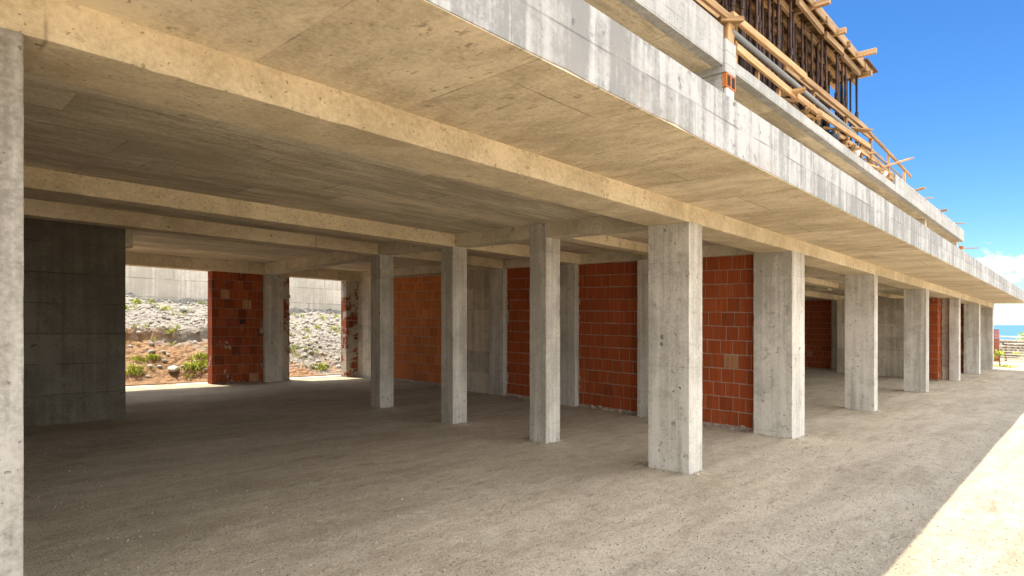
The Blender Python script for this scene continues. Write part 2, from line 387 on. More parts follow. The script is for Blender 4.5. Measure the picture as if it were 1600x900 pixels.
# beams -------------------------------------------------------------
BX0 = -7.0
part('beam', 'beam', (BX0, 38.0, 3.465 - .006, 4.03, SOF, SLB + .02), axis='x', step=.11, ch=.004, chip=.35, label='front edge beam lit warm from the sunny ground')
for (y0, y1) in ((7.83, 8.14), (10.13, 10.44)):
    part('beam', 'beam', (BX0, 38.0, y0 - .006, y1, SOF + .002, SLB + .02), axis='x', step=.4, ch=.006)
part('beam', 'beam', (7.115, 38.0, 5.776, 6.08, SOF + .06, SLB + .02), axis='x', step=.4, ch=.006)
part('beam', 'beam', (BX0, 38.0, 16.36, 16.8, 2.945, SLB + .02), axis='x', step=.4, ch=.006)
for (x0, x1) in ((6.8, 7.07), (15.22, 15.5), (21.05, 21.4)):
    for (y0, y1) in ((4.035, 5.775), (6.085, 7.82), (8.145, 10.12)):
        part('beam', 'ybeam', (x0, x1, y0, y1, SOF + .008, SLB + .02), axis='y', step=.3, ch=.008)
for (y0, y1) in ((4.09, 5.775), (6.345, 7.82), (8.455, 10.07), (10.57, 16.355)):
    part('beam', 'ybeam', (10.3, 10.6, y0, y1, SOF + .012, SLB + .02), axis='y', step=.3, ch=.008)
m = MB()                                   # the skewed beam that runs on to the back wall
for (ya, yb) in ((10.445, 16.355),):
    x0 = 6.9; x1 = 7.36; n = 14; vs = []
    for k in range(n + 1):
        t = k / n; y = ya + (yb - ya) * t; x = x0 + (x1 - x0) * t; j = R.uniform(-.003, .003)
        vs += [(x, y, SOF - .075 * t + j), (x + .3, y, SOF - .075 * t - j), (x + .3, y, SLB + .02), (x, y, SLB + .02)]
    fs = [(k * 4 + i, k * 4 + 4 + i, k * 4 + 4 + (i + 1) % 4, k * 4 + (i + 1) % 4) for k in range(n) for i in range(4)] + [(0, 1, 2, 3), (n * 4 + 3, n * 4 + 2, n * 4 + 1, n * 4)]
    m.add(vs, fs)
m.build('beam', 'ybeam', bld)
part('beam', 'ybeam', (2.2, 3.045, 11.86, 12.12, 2.9, SLB + .02), axis='x', ch=.006)

# slabs and fascia ----------------------------------------------------
m = MB(); ys = [3.462, 10.1, 16.8]
for a, b in zip(ys, ys[1:]): m.box(BX0, 38.0, a, b, SLB, 3.46)
m.build('ceiling_slab', 'soffit', bld)
m = MB(); m.box(BX0, 37.998, 2.186, 3.4615, SLB - .004, 3.46); m.build('balcony_slab', 'balcony', bld)
part('fascia', 'fascia', (BX0, 38.0, 2.18, 2.36, SLB + .001, 3.715), axis='x', ch=.004, step=.25, chip=.05, jit=.001, label='pale stained concrete fascia along the front edge of the first slab')
# upper storey
m = MB(); m.box(BX0, 35.0, 4.45, 16.5, 6.0, 6.2); m.build('upper_slab', 'soffit', bld)
part('upper_fascia', 'fascia2', (BX0, 9.41, 4.28, 4.45, 5.995, 6.63), axis='x', ch=.004, step=.3, label='tall pale upstand of the upper balcony with three board lines')
part('upper_fascia', 'fascia2', (9.80, 21.25, 4.28, 4.45, 5.995, 6.203), axis='x', ch=.004, step=.3, label='thin edge of the upper slab below the timber guard rails')
part('upper_fascia', 'fascia2', (21.25, 35.0, 4.28, 4.45, 5.995, 6.53), axis='x', ch=.004, step=.3, label='far upper upstand that runs to the end of the building')
dv = part('divider', 'fascia2', (9.45, 9.77, 4.31, 6.2, 3.46, 5.885), ch=.005)
dm = MB(); dm.rough(9.47, 9.75, 4.25, 4.309, 3.46, 5.655, ch=.006); dm.build('mortar_face', 'white_mortar', dv)
dm = MB(); dm.box(9.44, 9.79, 4.24, 4.308, 5.66, 5.885); b = dm.build('clay_block', 'brick_orange', dv)
dm = MB(); dm.box(9.47, 9.585, 4.237, 4.3, 5.685, 5.86); dm.box(9.635, 9.75, 4.237, 4.3, 5.685, 5.86); dm.build('block_cell', 'hole_shade', dv)  # solid dark boxes painted as the shaded block cells
dm = MB(); dm.rough(9.41, 9.80, 4.235, 6.2, 5.89, 6.42, ch=.012); dm.build('concrete_cap', 'fascia2', dv)
part('upper_wall', 'wallx', (14.0, 22.2, 4.72, 4.95, 3.46, 5.998), axis='x', ch=.006)
part('upper_wall', 'wall', (9.47, 9.77, 6.21, 16.4, 3.46, 5.998), axis='y', ch=.006)
for (x0, x1) in ((15.3, 15.6), (27.1, 27.4), (34.5, 34.8)):
    part('upper_wall', 'wall', (x0, x1, 4.5 if x0 > 20 else 4.96, 16.0, 3.46, 5.997), axis='y', ch=.006)
part('upper_wall', 'wallx', (BX0, 35.0, 16.42, 16.7, 3.46, 5.996), axis='x', ch=.006)
dm = MB(); dm.box(34.82, 35.02, 4.3, 4.46, 5.66, 5.80); o = dm.build('clay_block', 'brick_orange', bld)
part('upper_column', 'column', (34.72, 34.99, 4.3, 4.6, 3.46, 5.655))

# walls ---------------------------------------------------------------
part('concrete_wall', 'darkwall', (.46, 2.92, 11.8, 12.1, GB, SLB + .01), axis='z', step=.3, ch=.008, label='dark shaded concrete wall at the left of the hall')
part('concrete_wall', 'wallx', (BX0, .7, 16.5, 16.78, GB, 2.99), axis='x', ch=.006)  # stops short; the unseen gap is added to let light into the back
part('concrete_wall', 'darkwall', (.2, .455, 4.01, 12.1, GB, SLB + .01), axis='y', ch=.006)  # unseen side wall put in to darken the left bay
part('concrete_wall', 'wall', (10.36, 10.6, 10.565, 12.42, GB, SOF + .02), axis='z', step=.3, ch=.006, label='grey board marked partition wall seen between two free columns')
part('concrete_wall', 'wall', (10.36, 10.6, 15.1, 16.49, GB, SOF + .02), axis='z', step=.3, ch=.006, label='pale concrete corner of the partition beside the back doorway')
part('concrete_wall', 'wallx', (10.46, 38.0, 16.5, 16.78, GB, 2.99), axis='x', ch=.006)
part('concrete_wall', 'wall', (27.4, 27.65, 4.8, 6.3, GB, SOF + .02), axis='z', ch=.006, step=.3)
part('concrete_wall', 'wall', (27.42, 27.65, 6.32, 7.6, GB, SOF + .02), axis='z', ch=.006, step=.3)
part('concrete_wall', 'wall', (37.6, 37.9, 4.6, 16.4, GB, SOF + .02), axis='y', ch=.006, step=.3)
part('concrete_wall', 'wall', (32.7, 32.95, 4.5, 10.0, GB, SOF + .02), axis='y', ch=.006, step=.3)

def brick_wall(plane, at, a0, a1, z0, z1, mat='brick', facing=-1, thick=.22, label=None, bed=.07, course=.248, length=.235, top=0.05):
    """Hollow clay blocks in running bond. plane 'x': the wall runs along y at x=at, 'y': runs along x at y=at."""
    m, mo = MB(), MB(); j = .015
    def P(a, d, z): return (at + d, a, z) if plane == 'x' else (a, at + d, z)
    def bx(mm, A0, A1, d0, d1, Z0, Z1, t=.5):
        p, q = P(A0, d0, Z0), P(A1, d1, Z1); mm.box(min(p[0], q[0]), max(p[0], q[0]), min(p[1], q[1]), max(p[1], q[1]), Z0, Z1, t)
    z = z0 + bed; row = 0
    while z < z1 - top - .05:
        hh = min(course - j, z1 - top - z)
        a = a0 + (0 if row % 2 else -length * .5) - R.uniform(0, .05)
        while a < a1 - .01:
            L = length * R.uniform(.93, 1.08) - j * .9
            s0, s1 = max(a0, a), min(a1, a + L)
            if a1 - s1 < .05: s1 = a1
            if s1 - s0 > .04:
                dz = R.uniform(-.004, .004); d = R.uniform(-.005, .004)
                bx(m, s0, s1, d, thick + d, z + dz, z + hh + dz, min(.86, max(0, R.gauss(.46, .24 if mat == 'brick_smeared' else .15))) if R.random() > (.04 if mat == 'brick_smeared' else .012) else 1.0)
            a += L + j * .9
        z += course; row += 1
    w = m.build('brick_wall', mat, bld); dark_joint = mat == 'brick_smeared'
    if label: w['label'] = label
    bx(mo, a0 + .003, a1 - .003, .007, thick - .012, z0 - .1, z1)
    n = max(4, int((a1 - a0) / .07))                     # the uneven bed squeezed out under the first course
    for k in range(n):
        a = a0 + (a1 - a0) * (k + .5) / n
        mo.lump(P(a, .02, z0 + R.uniform(.0, .05)), R.uniform(.035, .075), R.random(), 1, (1, 1, .8), .3)
    for e in (a0, a1):                                    # smears against the concrete at both ends
        for k in range(int((z1 - z0) / .16)):
            if R.random() < .62 and not (plane == 'y' and e == a0):
                zz = z0 + .1 + k * .16 + R.uniform(0, .1)
                mo.lump(P(e + R.uniform(-.01, .03) * (1 if e == a0 else -1), -.002, zz), R.uniform(.02, .05), R.random(), 1,
                        (.25, 1, 1.6) if plane == 'x' else (1, .25, 1.6), .35)
    mo.build('mortar', 'mortar_dark' if dark_joint else 'mortar', w)
    return w
brick_wall('x', 10.34, 4.09, 5.77, 0, 3.14, 'brick', label='red block wall between the two nearest wide columns')
brick_wall('x', 10.38, 6.345, 7.92, 0, 3.14, 'brick', label='deep red block wall framed by two columns in the middle')
brick_wall('x', 10.40, 8.455, 10.07, 0, 3.10, 'brick', label='dark red block wall in the shade of a free column')
brick_wall('x', 10.38, 12.43, 15.09, 0.03, 3.03, 'brick_orange', label='orange block wall glowing near the back doorway', length=.29)
brick_wall('y', 16.5, 6.03, 7.37, -.02, 2.96, 'brick_smeared', thick=.3, label='dark block pier with mortar smears and one black hole between the openings', bed=.03, top=.01)
brick_wall('y', 16.5, 9.95, 10.36, -.02, 2.96, 'brick_plaster', thick=.3, label='narrow block pier half covered with mortar', bed=.03, top=.01, length=.2)
part('column', 'column', (7.38, 7.88, 16.34, 16.8, GB, 2.95), label='grey column between the two back openings')
brick_wall('y', 16.56, 7.885, 8.16, -.02, 2.95, 'brick_plaster', thick=.24, bed=.03, top=.01)
m = MB(); m.box(6.74, 6.89, 16.488, 16.56, 1.58, 1.71); m.build('wall_hole', 'hole_shade', bld)  # solid box; the darkness of the hole is its colour
brick_wall('x', 28.6, 8.13, 12.5, 0, 3.1, 'brick', label='dark block wall deep in the second hall')
part('concrete_wall', 'wall', (28.6, 28.85, 12.51, 16.49, GB, SOF + .02), axis='z', step=.4)
brick_wall('y', 4.0, 26.4, 27.24, 0, 3.03, 'brick_smeared', thick=.24, label='short orange block stub behind a far column')
part('concrete_wall', 'wall', (27.25, 27.5, 3.75, 4.79, GB, SOF + .02), axis='z', step=.3)
brick_wall('x', 32.75, 4.012, 4.49, 0, 3.05, 'brick_smeared')
brick_wall('x', 37.62, 4.012, 4.59, 0, 3.05, 'brick')
part('concrete_wall', 'wall', (28.9, 29.1, 4.3, 4.62, GB, SOF))

# ================================================================== UPPER STOREY: timber and steel
deck = empty('formwork_deck', (12, 5.1, 8.6), 'timber formwork deck with plywood sheets and overhanging bearers above the upper slab', 'formwork')
DX0, DX1, DY0, DY1 = 3.0, 18.9, 4.4, 9.0
m = MB()
x = DX0
while x < DX1 - .01:
    x2 = min(DX1, x + 1.25); m.box(x, x2 - .004, DY0, 6.6, 8.93, 8.955); m.box(x, x2 - .004, 6.604, DY1, 8.931, 8.956); x = x2
m.build('plywood', 'ply', deck)
for y in [4.50, 4.76, 5.02, 5.28, 5.54, 6.2, 6.9]:
    x = DX0 - R.uniform(0, 1.2)
    while x < DX1:
        L = R.uniform(.9, 2.1); x2 = min(x + L, DX1 - R.uniform(0, .1))
        if x2 - x > .3: plank('joist', (x, y + R.uniform(-.03, .03), 8.70 + R.uniform(-.02, .02)), (x2, y + R.uniform(-.03, .03), 8.70 + R.uniform(-.02, .02)), .075, .15, 'wood_old' if R.random() < .5 else 'wood', deck, bow=.002)
        x = x2 + R.uniform(.08, .45)
over = [.22, .08, .3, .12, .25, .10, .05, .35, .04, .06, .30, .05, .04, .34, .06, .22, .10, .48, .06]
xs = [DX0 + .5 + i * .82 for i in range(19)]
for x, ov in zip(xs, over):
    plank('bearer', (x, DY0 - ov, 8.845 + R.uniform(-.01, .01)), (x + R.uniform(-.1, .1), DY1, 8.845), .09, .13, 'wood' if ov > .1 else 'wood_old', deck, bow=.002)
plank('bearer', (18.55, DY0 - .12, 8.73), (18.6, DY1, 8.73), .10, .14, 'wood', deck, bow=.001)
m = MB(); x = DX0
while x < DX1:
    x2 = min(DX1, x + R.uniform(2.2, 3.8)); m.box(x, x2 - .02, DY0 - .03, DY0, 8.80 + R.uniform(-.02, .02), 9.0); x = x2
m.build('edge_board', 'wood_old', deck)
m = MB(); m.box(18.1, 19.25, DY0 - .12, DY0 + .9, 8.96, 8.985); m.build('plywood', 'ply', deck)['label'] = 'loose plywood sheet overhanging the end corner of the deck'
backing = empty('dark_backing', (11, 5.75, 6.2), 'dark panels added behind the steel props, near black for the deep shade there', 'formwork')  # added backing; the deep shade under the deck is in its colour
m = MB(); x = 3.5
while x < 18.7:
    x2 = min(18.7, x + 1.22); m.box(x, x2 - .012, 5.75, 5.79, 6.2, 8.66 + R.uniform(-.05, .05)); x = x2
m.build('panel', 'shade_ply', backing)
for x in [4 + .61 * i for i in range(24)]:
    plank('stud', (x, 5.70, 6.2), (x, 5.70, 8.65), .06, .09, 'shade_ply' if R.random() < .75 else 'wood_old', backing)

def make_prop(mat, name='steel_prop'):
    o = bpy.data.objects.new(name, None); COL.objects.link(o); o['_base'] = (0, 0, 0)
    a = MB(); a.tube((0, 0, .006), (0, 0, 1.35), .034, 8); a.tube((0, 0, 1.31), (0, 0, 1.45), .046, 8); a.build('outer_tube', mat, o, warp=False)
    b = MB(); b.tube((0, 0, 1.451), (0, 0, 2.44), .027, 8); b.box(-.045, .045, -.045, .045, 2.4405, 2.446); b.build('inner_tube', mat, o, warp=False)
    c = MB(); c.box(-.075, .075, -.075, .075, 0, .005); c.build('base_plate', mat, o, warp=False)
    return o
protos = [make_prop('rust'), make_prop('bluesteel')]
used = [False, False]
pn = 0
def place_prop(x, y, mi, lean, label, group):
    root = protos[mi]
    if used[mi]:
        r = root.copy(); COL.objects.link(r)
        for ch in root.children:
            cc = ch.copy(); COL.objects.link(cc); cc.parent = r
    else: r = root; used[mi] = True
    r.location = W((x, y, 6.2)); r.rotation_euler = (lean[0], lean[1], R.uniform(0, 3))
    tag(r, label, 'prop', group)
for x in xs + [18.5]:
    for y in (4.62, 4.84, 5.06, 5.42):
        if x < 4: continue
        end = x > 17.5
        lab = 'blue black steel prop against the sky at the open end of the deck' if end else 'thin rusty steel prop in the dark row under the timber deck'
        grp = 'props standing clear against the sky' if end else 'rusty props under the formwork deck'
        place_prop(x + R.uniform(-.12, .12), y + R.uniform(-.06, .06), 1 if end else 0, (R.uniform(-.012, .012), R.uniform(-.012, .012)), lab, grp)
        if not end and R.random() < .7:
            place_prop(x + .55 + R.uniform(-.15, .15), y + R.uniform(-.06, .06), 0, (R.uniform(-.02, .02), R.uniform(-.02, .02)), lab, grp)

# guard rails
gr = empty('guard_rail', (12, 4.25, 6.2), 'double timber guard rail nailed along the upper slab edge', 'guard rail')
for (p0, p1, w, h) in (((5.2, 4.25, 6.70), (9.75, 4.25, 6.80), .06, .115), ((9.55, 4.20, 6.82), (13.1, 4.22, 6.92), .07, .13), ((12.95, 4.24, 6.90), (17.9, 4.24, 7.04), .07, .12),
                       ((17.7, 4.26, 7.05), (23.6, 4.30, 6.88), .06, .08), ((5.0, 4.55, 6.98), (10.35, 4.55, 7.02), .05, .12), ((12.8, 4.52, 7.10), (19.6, 4.50, 7.22), .05, .10),
                       ((9.82, 4.25, 6.42), (12.75, 4.25, 6.40), .06, .13), ((12.55, 4.22, 6.40), (14.1, 4.24, 6.42), .06, .13), ((14.0, 4.26, 6.47), (18.2, 4.26, 6.66), .06, .12), ((15.5, 4.34, 6.4), (19.6, 4.36, 6.52), .06, .1),
                       ((13.4, 4.40, 6.62), (18.4, 4.38, 6.74), .05, .1), ((17.6, 4.32, 6.56), (21.2, 4.36, 6.50), .05, .1), ((16.0, 4.46, 6.86), (20.4, 4.44, 6.80), .05, .09), ((18.6, 4.38, 6.36), (22.0, 4.36, 6.40), .05, .12)):
    plank('rail', p0, p1, w, h, 'wood', gr)
for (x, z) in ((9.95, 6.86), (10.9, 6.38), (11.9, 6.36), (13.9, 6.92), (16.3, 6.98), (18.6, 6.98), (20.6, 6.98), (22.7, 6.9)):
    plank('post', (x, 4.33, 6.205), (x + .02, 4.33, z), .08, .07, 'wood', gr, bow=.001)
plank('post', (9.62, 4.3, 6.425), (9.66, 4.3, 6.83), .22, .12, 'wood', gr, bow=.001)['label'] = 'thick wooden block under the rail joint above the divider'
plank('rail', (9.35, 4.33, 6.72), (9.75, 4.12, 6.80), .12, .08, 'wood', gr, bow=.001)
o = MB(); o.tube((9.68, 4.27, 6.63), (17.0, 4.3, 6.70), .055, 10); tag(o.build('scaffold_pipe', 'pipe', base=(12, 4.27, 6.63), smooth=True), 'thick grey pipe lying between the two timber guard rails', 'pipe')
o = MB(); o.tube((17.2, 4.34, 6.70), (22.6, 4.38, 6.70), .035, 10); tag(o.build('scaffold_pipe', 'pipe', base=(20, 4.34, 6.7), smooth=True), 'thinner grey pipe against the sky below the last guard rail', 'pipe')
# boards laid across the slab edge and parapet
bd = [((12.2, 4.75, 6.36), (12.5, 4.03, 6.45), .2, .05, 'short plank poking out over the slab edge below the middle of the rails'),
      ((16.8, 4.5, 6.84), (17.45, 4.08, 6.86), .24, .03, 'broad plywood offcut at the top of the guard rail against the sky'),
      ((19.9, 4.42, 6.46), (22.1, 4.0, 7.13), .12, .05, 'longest plank jutting into the sky past the last rail'),
      ((24.6, 4.7, 6.56), (24.35, 4.05, 6.62), .16, .05, 'plank jutting over the far parapet just past the rails'),
      ((26.0, 4.7, 6.56), (25.8, 4.07, 6.53), .08, .04, 'thin pale stick jutting over the far parapet'),
      ((29.0, 4.7, 6.57), (29.0, 4.07, 6.57), .22, .06, 'thick board end jutting over the middle of the far parapet'),
      ((32.5, 4.7, 6.56), (33.1, 4.05, 6.59), .10, .04, 'narrow board jutting near the far end of the parapet'),
      ((35.03, 4.4, 5.72), (36.9, 4.0, 5.9), .14, .04, 'board sticking out below the end of the upper slab')]
for (p0, p1, w, h, lab) in bd: tag(plank('board', p0, p1, w, h, 'wood'), lab, 'board', 'boards laid over the upper edge')
# odds and ends along the slab edge
pile = empty('timber_offcut_pile', (17.5, 4.5, 6.2), 'untidy heap of timber offcuts along the upper slab edge', 'timber pile')
for k in range(80):
    x = R.uniform(12.6, 21.0); a = R.gauss(0, .5); L = R.uniform(.5, 1.8); z = 6.24 + R.random() * .24 * (1 if x < 19 else .6); y = R.uniform(4.34, 4.8)
    plank('offcut', (x - L / 2 * math.cos(a), y - .3 * math.sin(a), z), (x + L / 2 * math.cos(a), y + .3 * math.sin(a), z + R.uniform(-.05, .12)), R.uniform(.05, .12), R.uniform(.03, .08), 'wood' if R.random() < .7 else 'wood_old', pile)
for k, (x, y, lab, mt) in enumerate(((17.35, 4.40, 'white bag slumped among the timber offcuts', 'white'), (15.6, 4.4, 'dark bag tucked among the timber offcuts nearest the props', 'bluesteel'),
                                      (20.15, 4.42, 'pale sack at the slab edge near the start of the parapet', 'white'), (19.1, 4.4, 'dark bucket shaped bag at the open slab edge', 'bluesteel'))):
    o = MB(); o.lump((x, y, 6.33), .15, .5, 3, (1.2, .8, .85), .06); tag(o.build('sack', mt, base=(x, y, 6.2), smooth=True), lab, 'sack')

# ================================================================== GROUND
def hgt(x, y):
    n = mnoise.noise(Vector((x * .35, y * .5, 1.7))) * .022 + mnoise.noise(Vector((x * 1.3, y * 1.9, 5))) * .010 + mnoise.noise(Vector((x * 4.5, y * 5, 9))) * .004
    k = min(1, max(0, (x + 8) / 6)) * min(1, max(0, (64 - x) / 8))
    n *= k
    for c in cols[:14]:                                  # fines heaped a little against the column feet
        d = math.hypot(max(c[0] - x, 0, x - c[1]), max(c[2] - y, 0, y - c[3]))
        if d < .35: n += .02 * (1 - d / .35) ** 2
    if x > 64: n -= ((x - 64) * .05) ** 1.6 * 2.2
    return n
def axis_steps(segs):
    out = []
    for a, b, s in segs:
        n = max(1, round((b - a) / s)); out += [a + (b - a) * i / n for i in range(n)]
    return out + [segs[-1][1]]
gx = axis_steps([(-600, -60, 90), (-60, -8, 6), (-8, -2, .6), (-2, 16, .13), (16, 42, .3), (42, 64, 1.2), (64, 200, 8), (200, 700, 80)])
gy = axis_steps([(-700, -80, 80), (-80, -12, 6), (-12, -2, .5), (-2, 11, .13), (11, 17.6, .22), (17.6, 60, 4), (60, 600, 80)])
m = MB(); nx, ny = len(gx), len(gy)
m.v = [Vector((x, y, hgt(x, y))) for y in gy for x in gx]; m.tint = [.5] * len(m.v)
m.f = [(j * nx + i, j * nx + i + 1, (j + 1) * nx + i + 1, (j + 1) * nx + i) for j in range(ny - 1) for i in range(nx - 1)]
def Wg(v):                                                # the falls flatten out away from the site
    x = min(max(v.x, -20), 64); y = min(max(v.y, -30), 26)
    return Vector((v.x, v.y, v.z + T(y) - .01297 * x - .01235 * y))
m.v = [Wg(v) for v in m.v]
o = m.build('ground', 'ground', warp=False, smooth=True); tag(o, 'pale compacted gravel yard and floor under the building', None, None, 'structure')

# loose gravel close to the camera
m = MB()
for k in range(26000):
    d = 2.2 + 11 * R.random() ** 1.5; a = ALPHA + math.radians(R.uniform(-47, 44))
    x, y = d * math.cos(a), d * math.sin(a)
    if any(c[0] < x < c[1] and c[2] < y < c[3] for c in cols) or y > 16: continue
    r = .0025 + .008 * R.random() ** 6 + .0001 * d
    m.lump((x, y, hgt(x, y) + r * .25), r, R.random(), 0 if False else 1, (1, 1, .65), .25)
for c in cols[:14]:
    for k in range(60):
        u = R.random(); side = R.randrange(4); e = abs(R.gauss(0, .05)) + .005
        x = c[0] + u * (c[1] - c[0]) if side < 2 else (c[0] - e if side == 2 else c[1] + e)
        y = (c[2] - e if side == 0 else c[3] + e) if side < 2 else c[2] + u * (c[3] - c[2])
        r = R.uniform(.006, .022); m.lump((x, y, hgt(x, y) + r * .2), r, R.uniform(.3, 1), 1, (1, 1, .6), .3)
o = m.build('gravel', 'pebble'); tag(o, 'small loose pebbles scattered over the gravel floor', None, None, 'stuff')

m = MB(); m.box(-7, 38, 16.79, 17.45, -.12, .012); tag(m.build('bounce_strip', 'bounce_strip', base=(7, 17, 0)), 'narrow pale strip added outside the back openings to bounce sunlight inside', None, None, 'structure')  # added pale surface that throws sunlight into the rear hall
# ================================================================== BEHIND: bank and retaining wall
def bank(x, y):
    t = y - 17.0
    e = 19.25 + .35 * mnoise.noise(Vector((x * .5, 3, 1)))          # the cut ledge
    if t <= 0: return -.1
    z = .04 + .55 * max(0, t - .35) * (1 if t < 2.2 else 1)
    z = min(z, 1.04 + .02 * t)
    lf = min(1, max(0, (9.3 - x) / .8))
    if y > e: z += (.36 * min(1, (y - e) / .10)) * lf
    if y > e: z = max(z, (1.30 if lf > .5 else 1.02) + (y - e) * .30)
    n = mnoise.noise(Vector((x * .8, y * .8, 0))) * .13 + mnoise.noise(Vector((x * 2.3, y * 2.3, 4))) * .09 + mnoise.noise(Vector((x * 6, y * 6, 8))) * .05 + mnoise.noise(Vector((x * 13, y * 13, 2))) * .02
    z += n * min(1, t / 1.0)
    z += .22 * math.exp(-((x - 5.2) / .5) ** 2) * min(1, max(0, y - 20) / 2) - .12 * math.exp(-((x - 6.9) / .7) ** 2) * min(1, max(0, y - 20) / 2)
    return z
bx = axis_steps([(-10, 2, .6), (2, 16, .085), (16, 60, 1.0)]); by = axis_steps([(17.0, 23.4, .075)])
m = MB(); nx = len(bx)
m.v = [Vector((x, y, bank(x, y))) for y in by for x in bx]; m.tint = [.5] * len(m.v)
m.f = [(j * nx + i, j * nx + i + 1, (j + 1) * nx + i + 1, (j + 1) * nx + i) for j in range(len(by) - 1) for i in range(nx - 1)]
tag(m.build('rubble_bank', 'slope'), 'bank of grey rubble and orange soil rising behind the building', None, None, 'structure')
m = MB()
for k in range(4200):
    x, y = R.uniform(2.5, 16), R.uniform(17.6, 23)
    if y < 19.4 and x < 9 and R.random() < .6: continue
    r = .015 + .075 * R.random() ** 4
    m.lump((x, y, bank(x, y) + r * .2), r, R.random(), 1, (1.2, .9, .7), .3)
tag(m.build('rubble', 'stone'), 'grey broken stones covering the bank below the retaining wall', None, None, 'stuff')
rw = MB(); rw.rough(-12, 60, 23.0, 23.3, .6, 4.0, axis='x', ch=.03, step=.6); tag(rw.build('retaining_wall', 'retaining', base=(7, 23, .6)), 'pale board marked concrete retaining wall above the rubble bank', 'wall')
def tuft(m, x, y, z, h, n, spread):
    for k in range(n):
        a = R.uniform(0, 6.28); l = h * R.uniform(.5, 1.1); s = spread * R.uniform(.3, 1); w = l * .07
        bx_, by_ = x + R.gauss(0, .3) * spread, y + R.gauss(0, .3) * spread
        dx, dy = math.cos(a), math.sin(a); px, py = -dy * w, dx * w
        p = [(bx_ - px, by_ - py, z - .02), (bx_ + px, by_ + py, z - .02), (bx_ + dx * s * .5 + px, by_ + dy * s * .5 + py, z + l * .65), (bx_ + dx * s * .5 - px, by_ + dy * s * .5 - py, z + l * .65), (bx_ + dx * s, by_ + dy * s, z + l)]
        m.add(p, [(0, 1, 2, 3), (3, 2, 4)], min(1, max(0, R.gauss(.45, .25))))
m = MB()
for k in range(420):
    x, y = R.uniform(3, 15.5), R.uniform(17.5, 22.8)
    if mnoise.noise(Vector((x * .9, y * .9, 12))) < .02: continue
    tuft(m, x, y, bank(x, y), R.uniform(.06, .14), 22, R.uniform(.1, .22))
tag(m.build('weeds', 'weed'), 'thin yellow green weeds sprouting over the rubble bank', None, None, 'stuff')
for (x, y, h, lab) in ((6.0, 17.75, .42, 'bushy bright green weed clump beside the white stone at the foot of the bank'), (6.5, 18.1, .36, 'green weed clump next to the block pier edge'),
                       (5.1, 18.35, .26, 'small round weed on the orange soil'), (4.5, 17.7, .3, 'weed at the left foot of the orange soil'),
                       (9.75, 17.7, .26, 'yellow weed at the foot of the bank in the right hand opening'), (9.2, 19.3, .3, 'green weed half way up the bank in the right hand opening')):
    m = MB()
    for q in range(9): xx, yy = x + R.gauss(0, h * .55), y + R.gauss(0, h * .3); tuft(m, xx, yy, bank(xx, yy), h * R.uniform(.2, .55), 30, h * .75)
    tag(m.build('weed_clump', 'weed', base=(x, y, bank(x, y))), lab, 'weed', 'weed clumps on the bank')
m = MB(); m.lump((5.55, 17.9, bank(5.55, 17.9) + .05), .2, 1, 2, (1.7, .7, .45), .12); tag(m.build('boulder', 'stone', base=(5.55, 17.9, .3)), 'white stone lying among the weeds at the foot of the bank', 'stone')
m = MB(); m.lump((7.0, 21.6, bank(7.0, 21.6) + .08), .13, 1, 2, (1.3, .8, .6), .15); tag(m.build('boulder', 'stone', base=(7.0, 21.6, 1.9)), 'pale angular rock high on the rubble', 'stone')

# ================================================================== BEYOND THE FAR END
st = MB()
y = -14.0
for row in range(6):
    y = -14.0
    while y < 12:
        w = R.uniform(.22, .5)
        st.lump((57.0 + R.uniform(-.05, .05), y + w / 2, .12 + row * .22 + R.uniform(-.03, .03)), .5 * w, R.random(), 1, (.8, 1.05, .55), .22); y += w * .9
st.box(57.05, 57.5, -14, 12, 0, 1.25, .2)
tag(st.build('stone_wall', 'stone', base=(57, 0, 0)), 'rough dry stone wall at the far end of the yard', 'wall')
fe = empty('rail_fence', (55.5, 4, 0), 'pale two rail timber fence in front of the stone wall', 'fence')
for z in (1.30, 1.56): plank('rail', (55.5, -12, z), (55.5, 9, z), .05, .10, 'greywood', fe, bow=.001)
for y in range(-12, 10, 3): plank('post', (55.56, y, 0), (55.56, y, 1.66), .1, .1, 'greywood', fe, bow=.001)
bk = empty('brick_stack', (48.5, 4.6, 0), 'tall stack of red bricks standing past the end of the building', 'brick stack')
m = MB()
for r in range(24):
    z = .02 + r * .084
    for yy in range(2): m.box(48.5 + R.uniform(-.02, .02), 48.95, 4.18 + yy * .23 + R.uniform(-.01, .01), 4.18 + yy * .23 + .215, z, z + .072, R.random())
m.build('bricks', 'redbrick', bk)
m = MB(); m.box(48.45, 49.0, 4.12, 4.68, -.05, .02); m.build('pallet', 'wood_old', bk)
pl = empty('plank_stack', (50.5, 4.0, 0), 'stack of grey planks laid on spacers before the stone wall', 'plank stack')
for r in range(7):
    plank('plank', (50.5, 2.6 + R.uniform(-.2, .2), .12 + r * .17), (50.5, 4.25 + R.uniform(-.2, .2), .12 + r * .17), .5, .06, 'greywood', pl, bow=.001)
    for yy in (2.9, 4.0): plank('spacer', (50.4, yy, .205 + r * .17 - .17), (50.6, yy, .205 + r * .17 - .17), .09, .1, 'wood_old', pl, bow=0)
pt = empty('drooping_plant', (41.3, 3.55, 0), 'yellow green drooping plant beside the last column', 'plant')
m = MB()
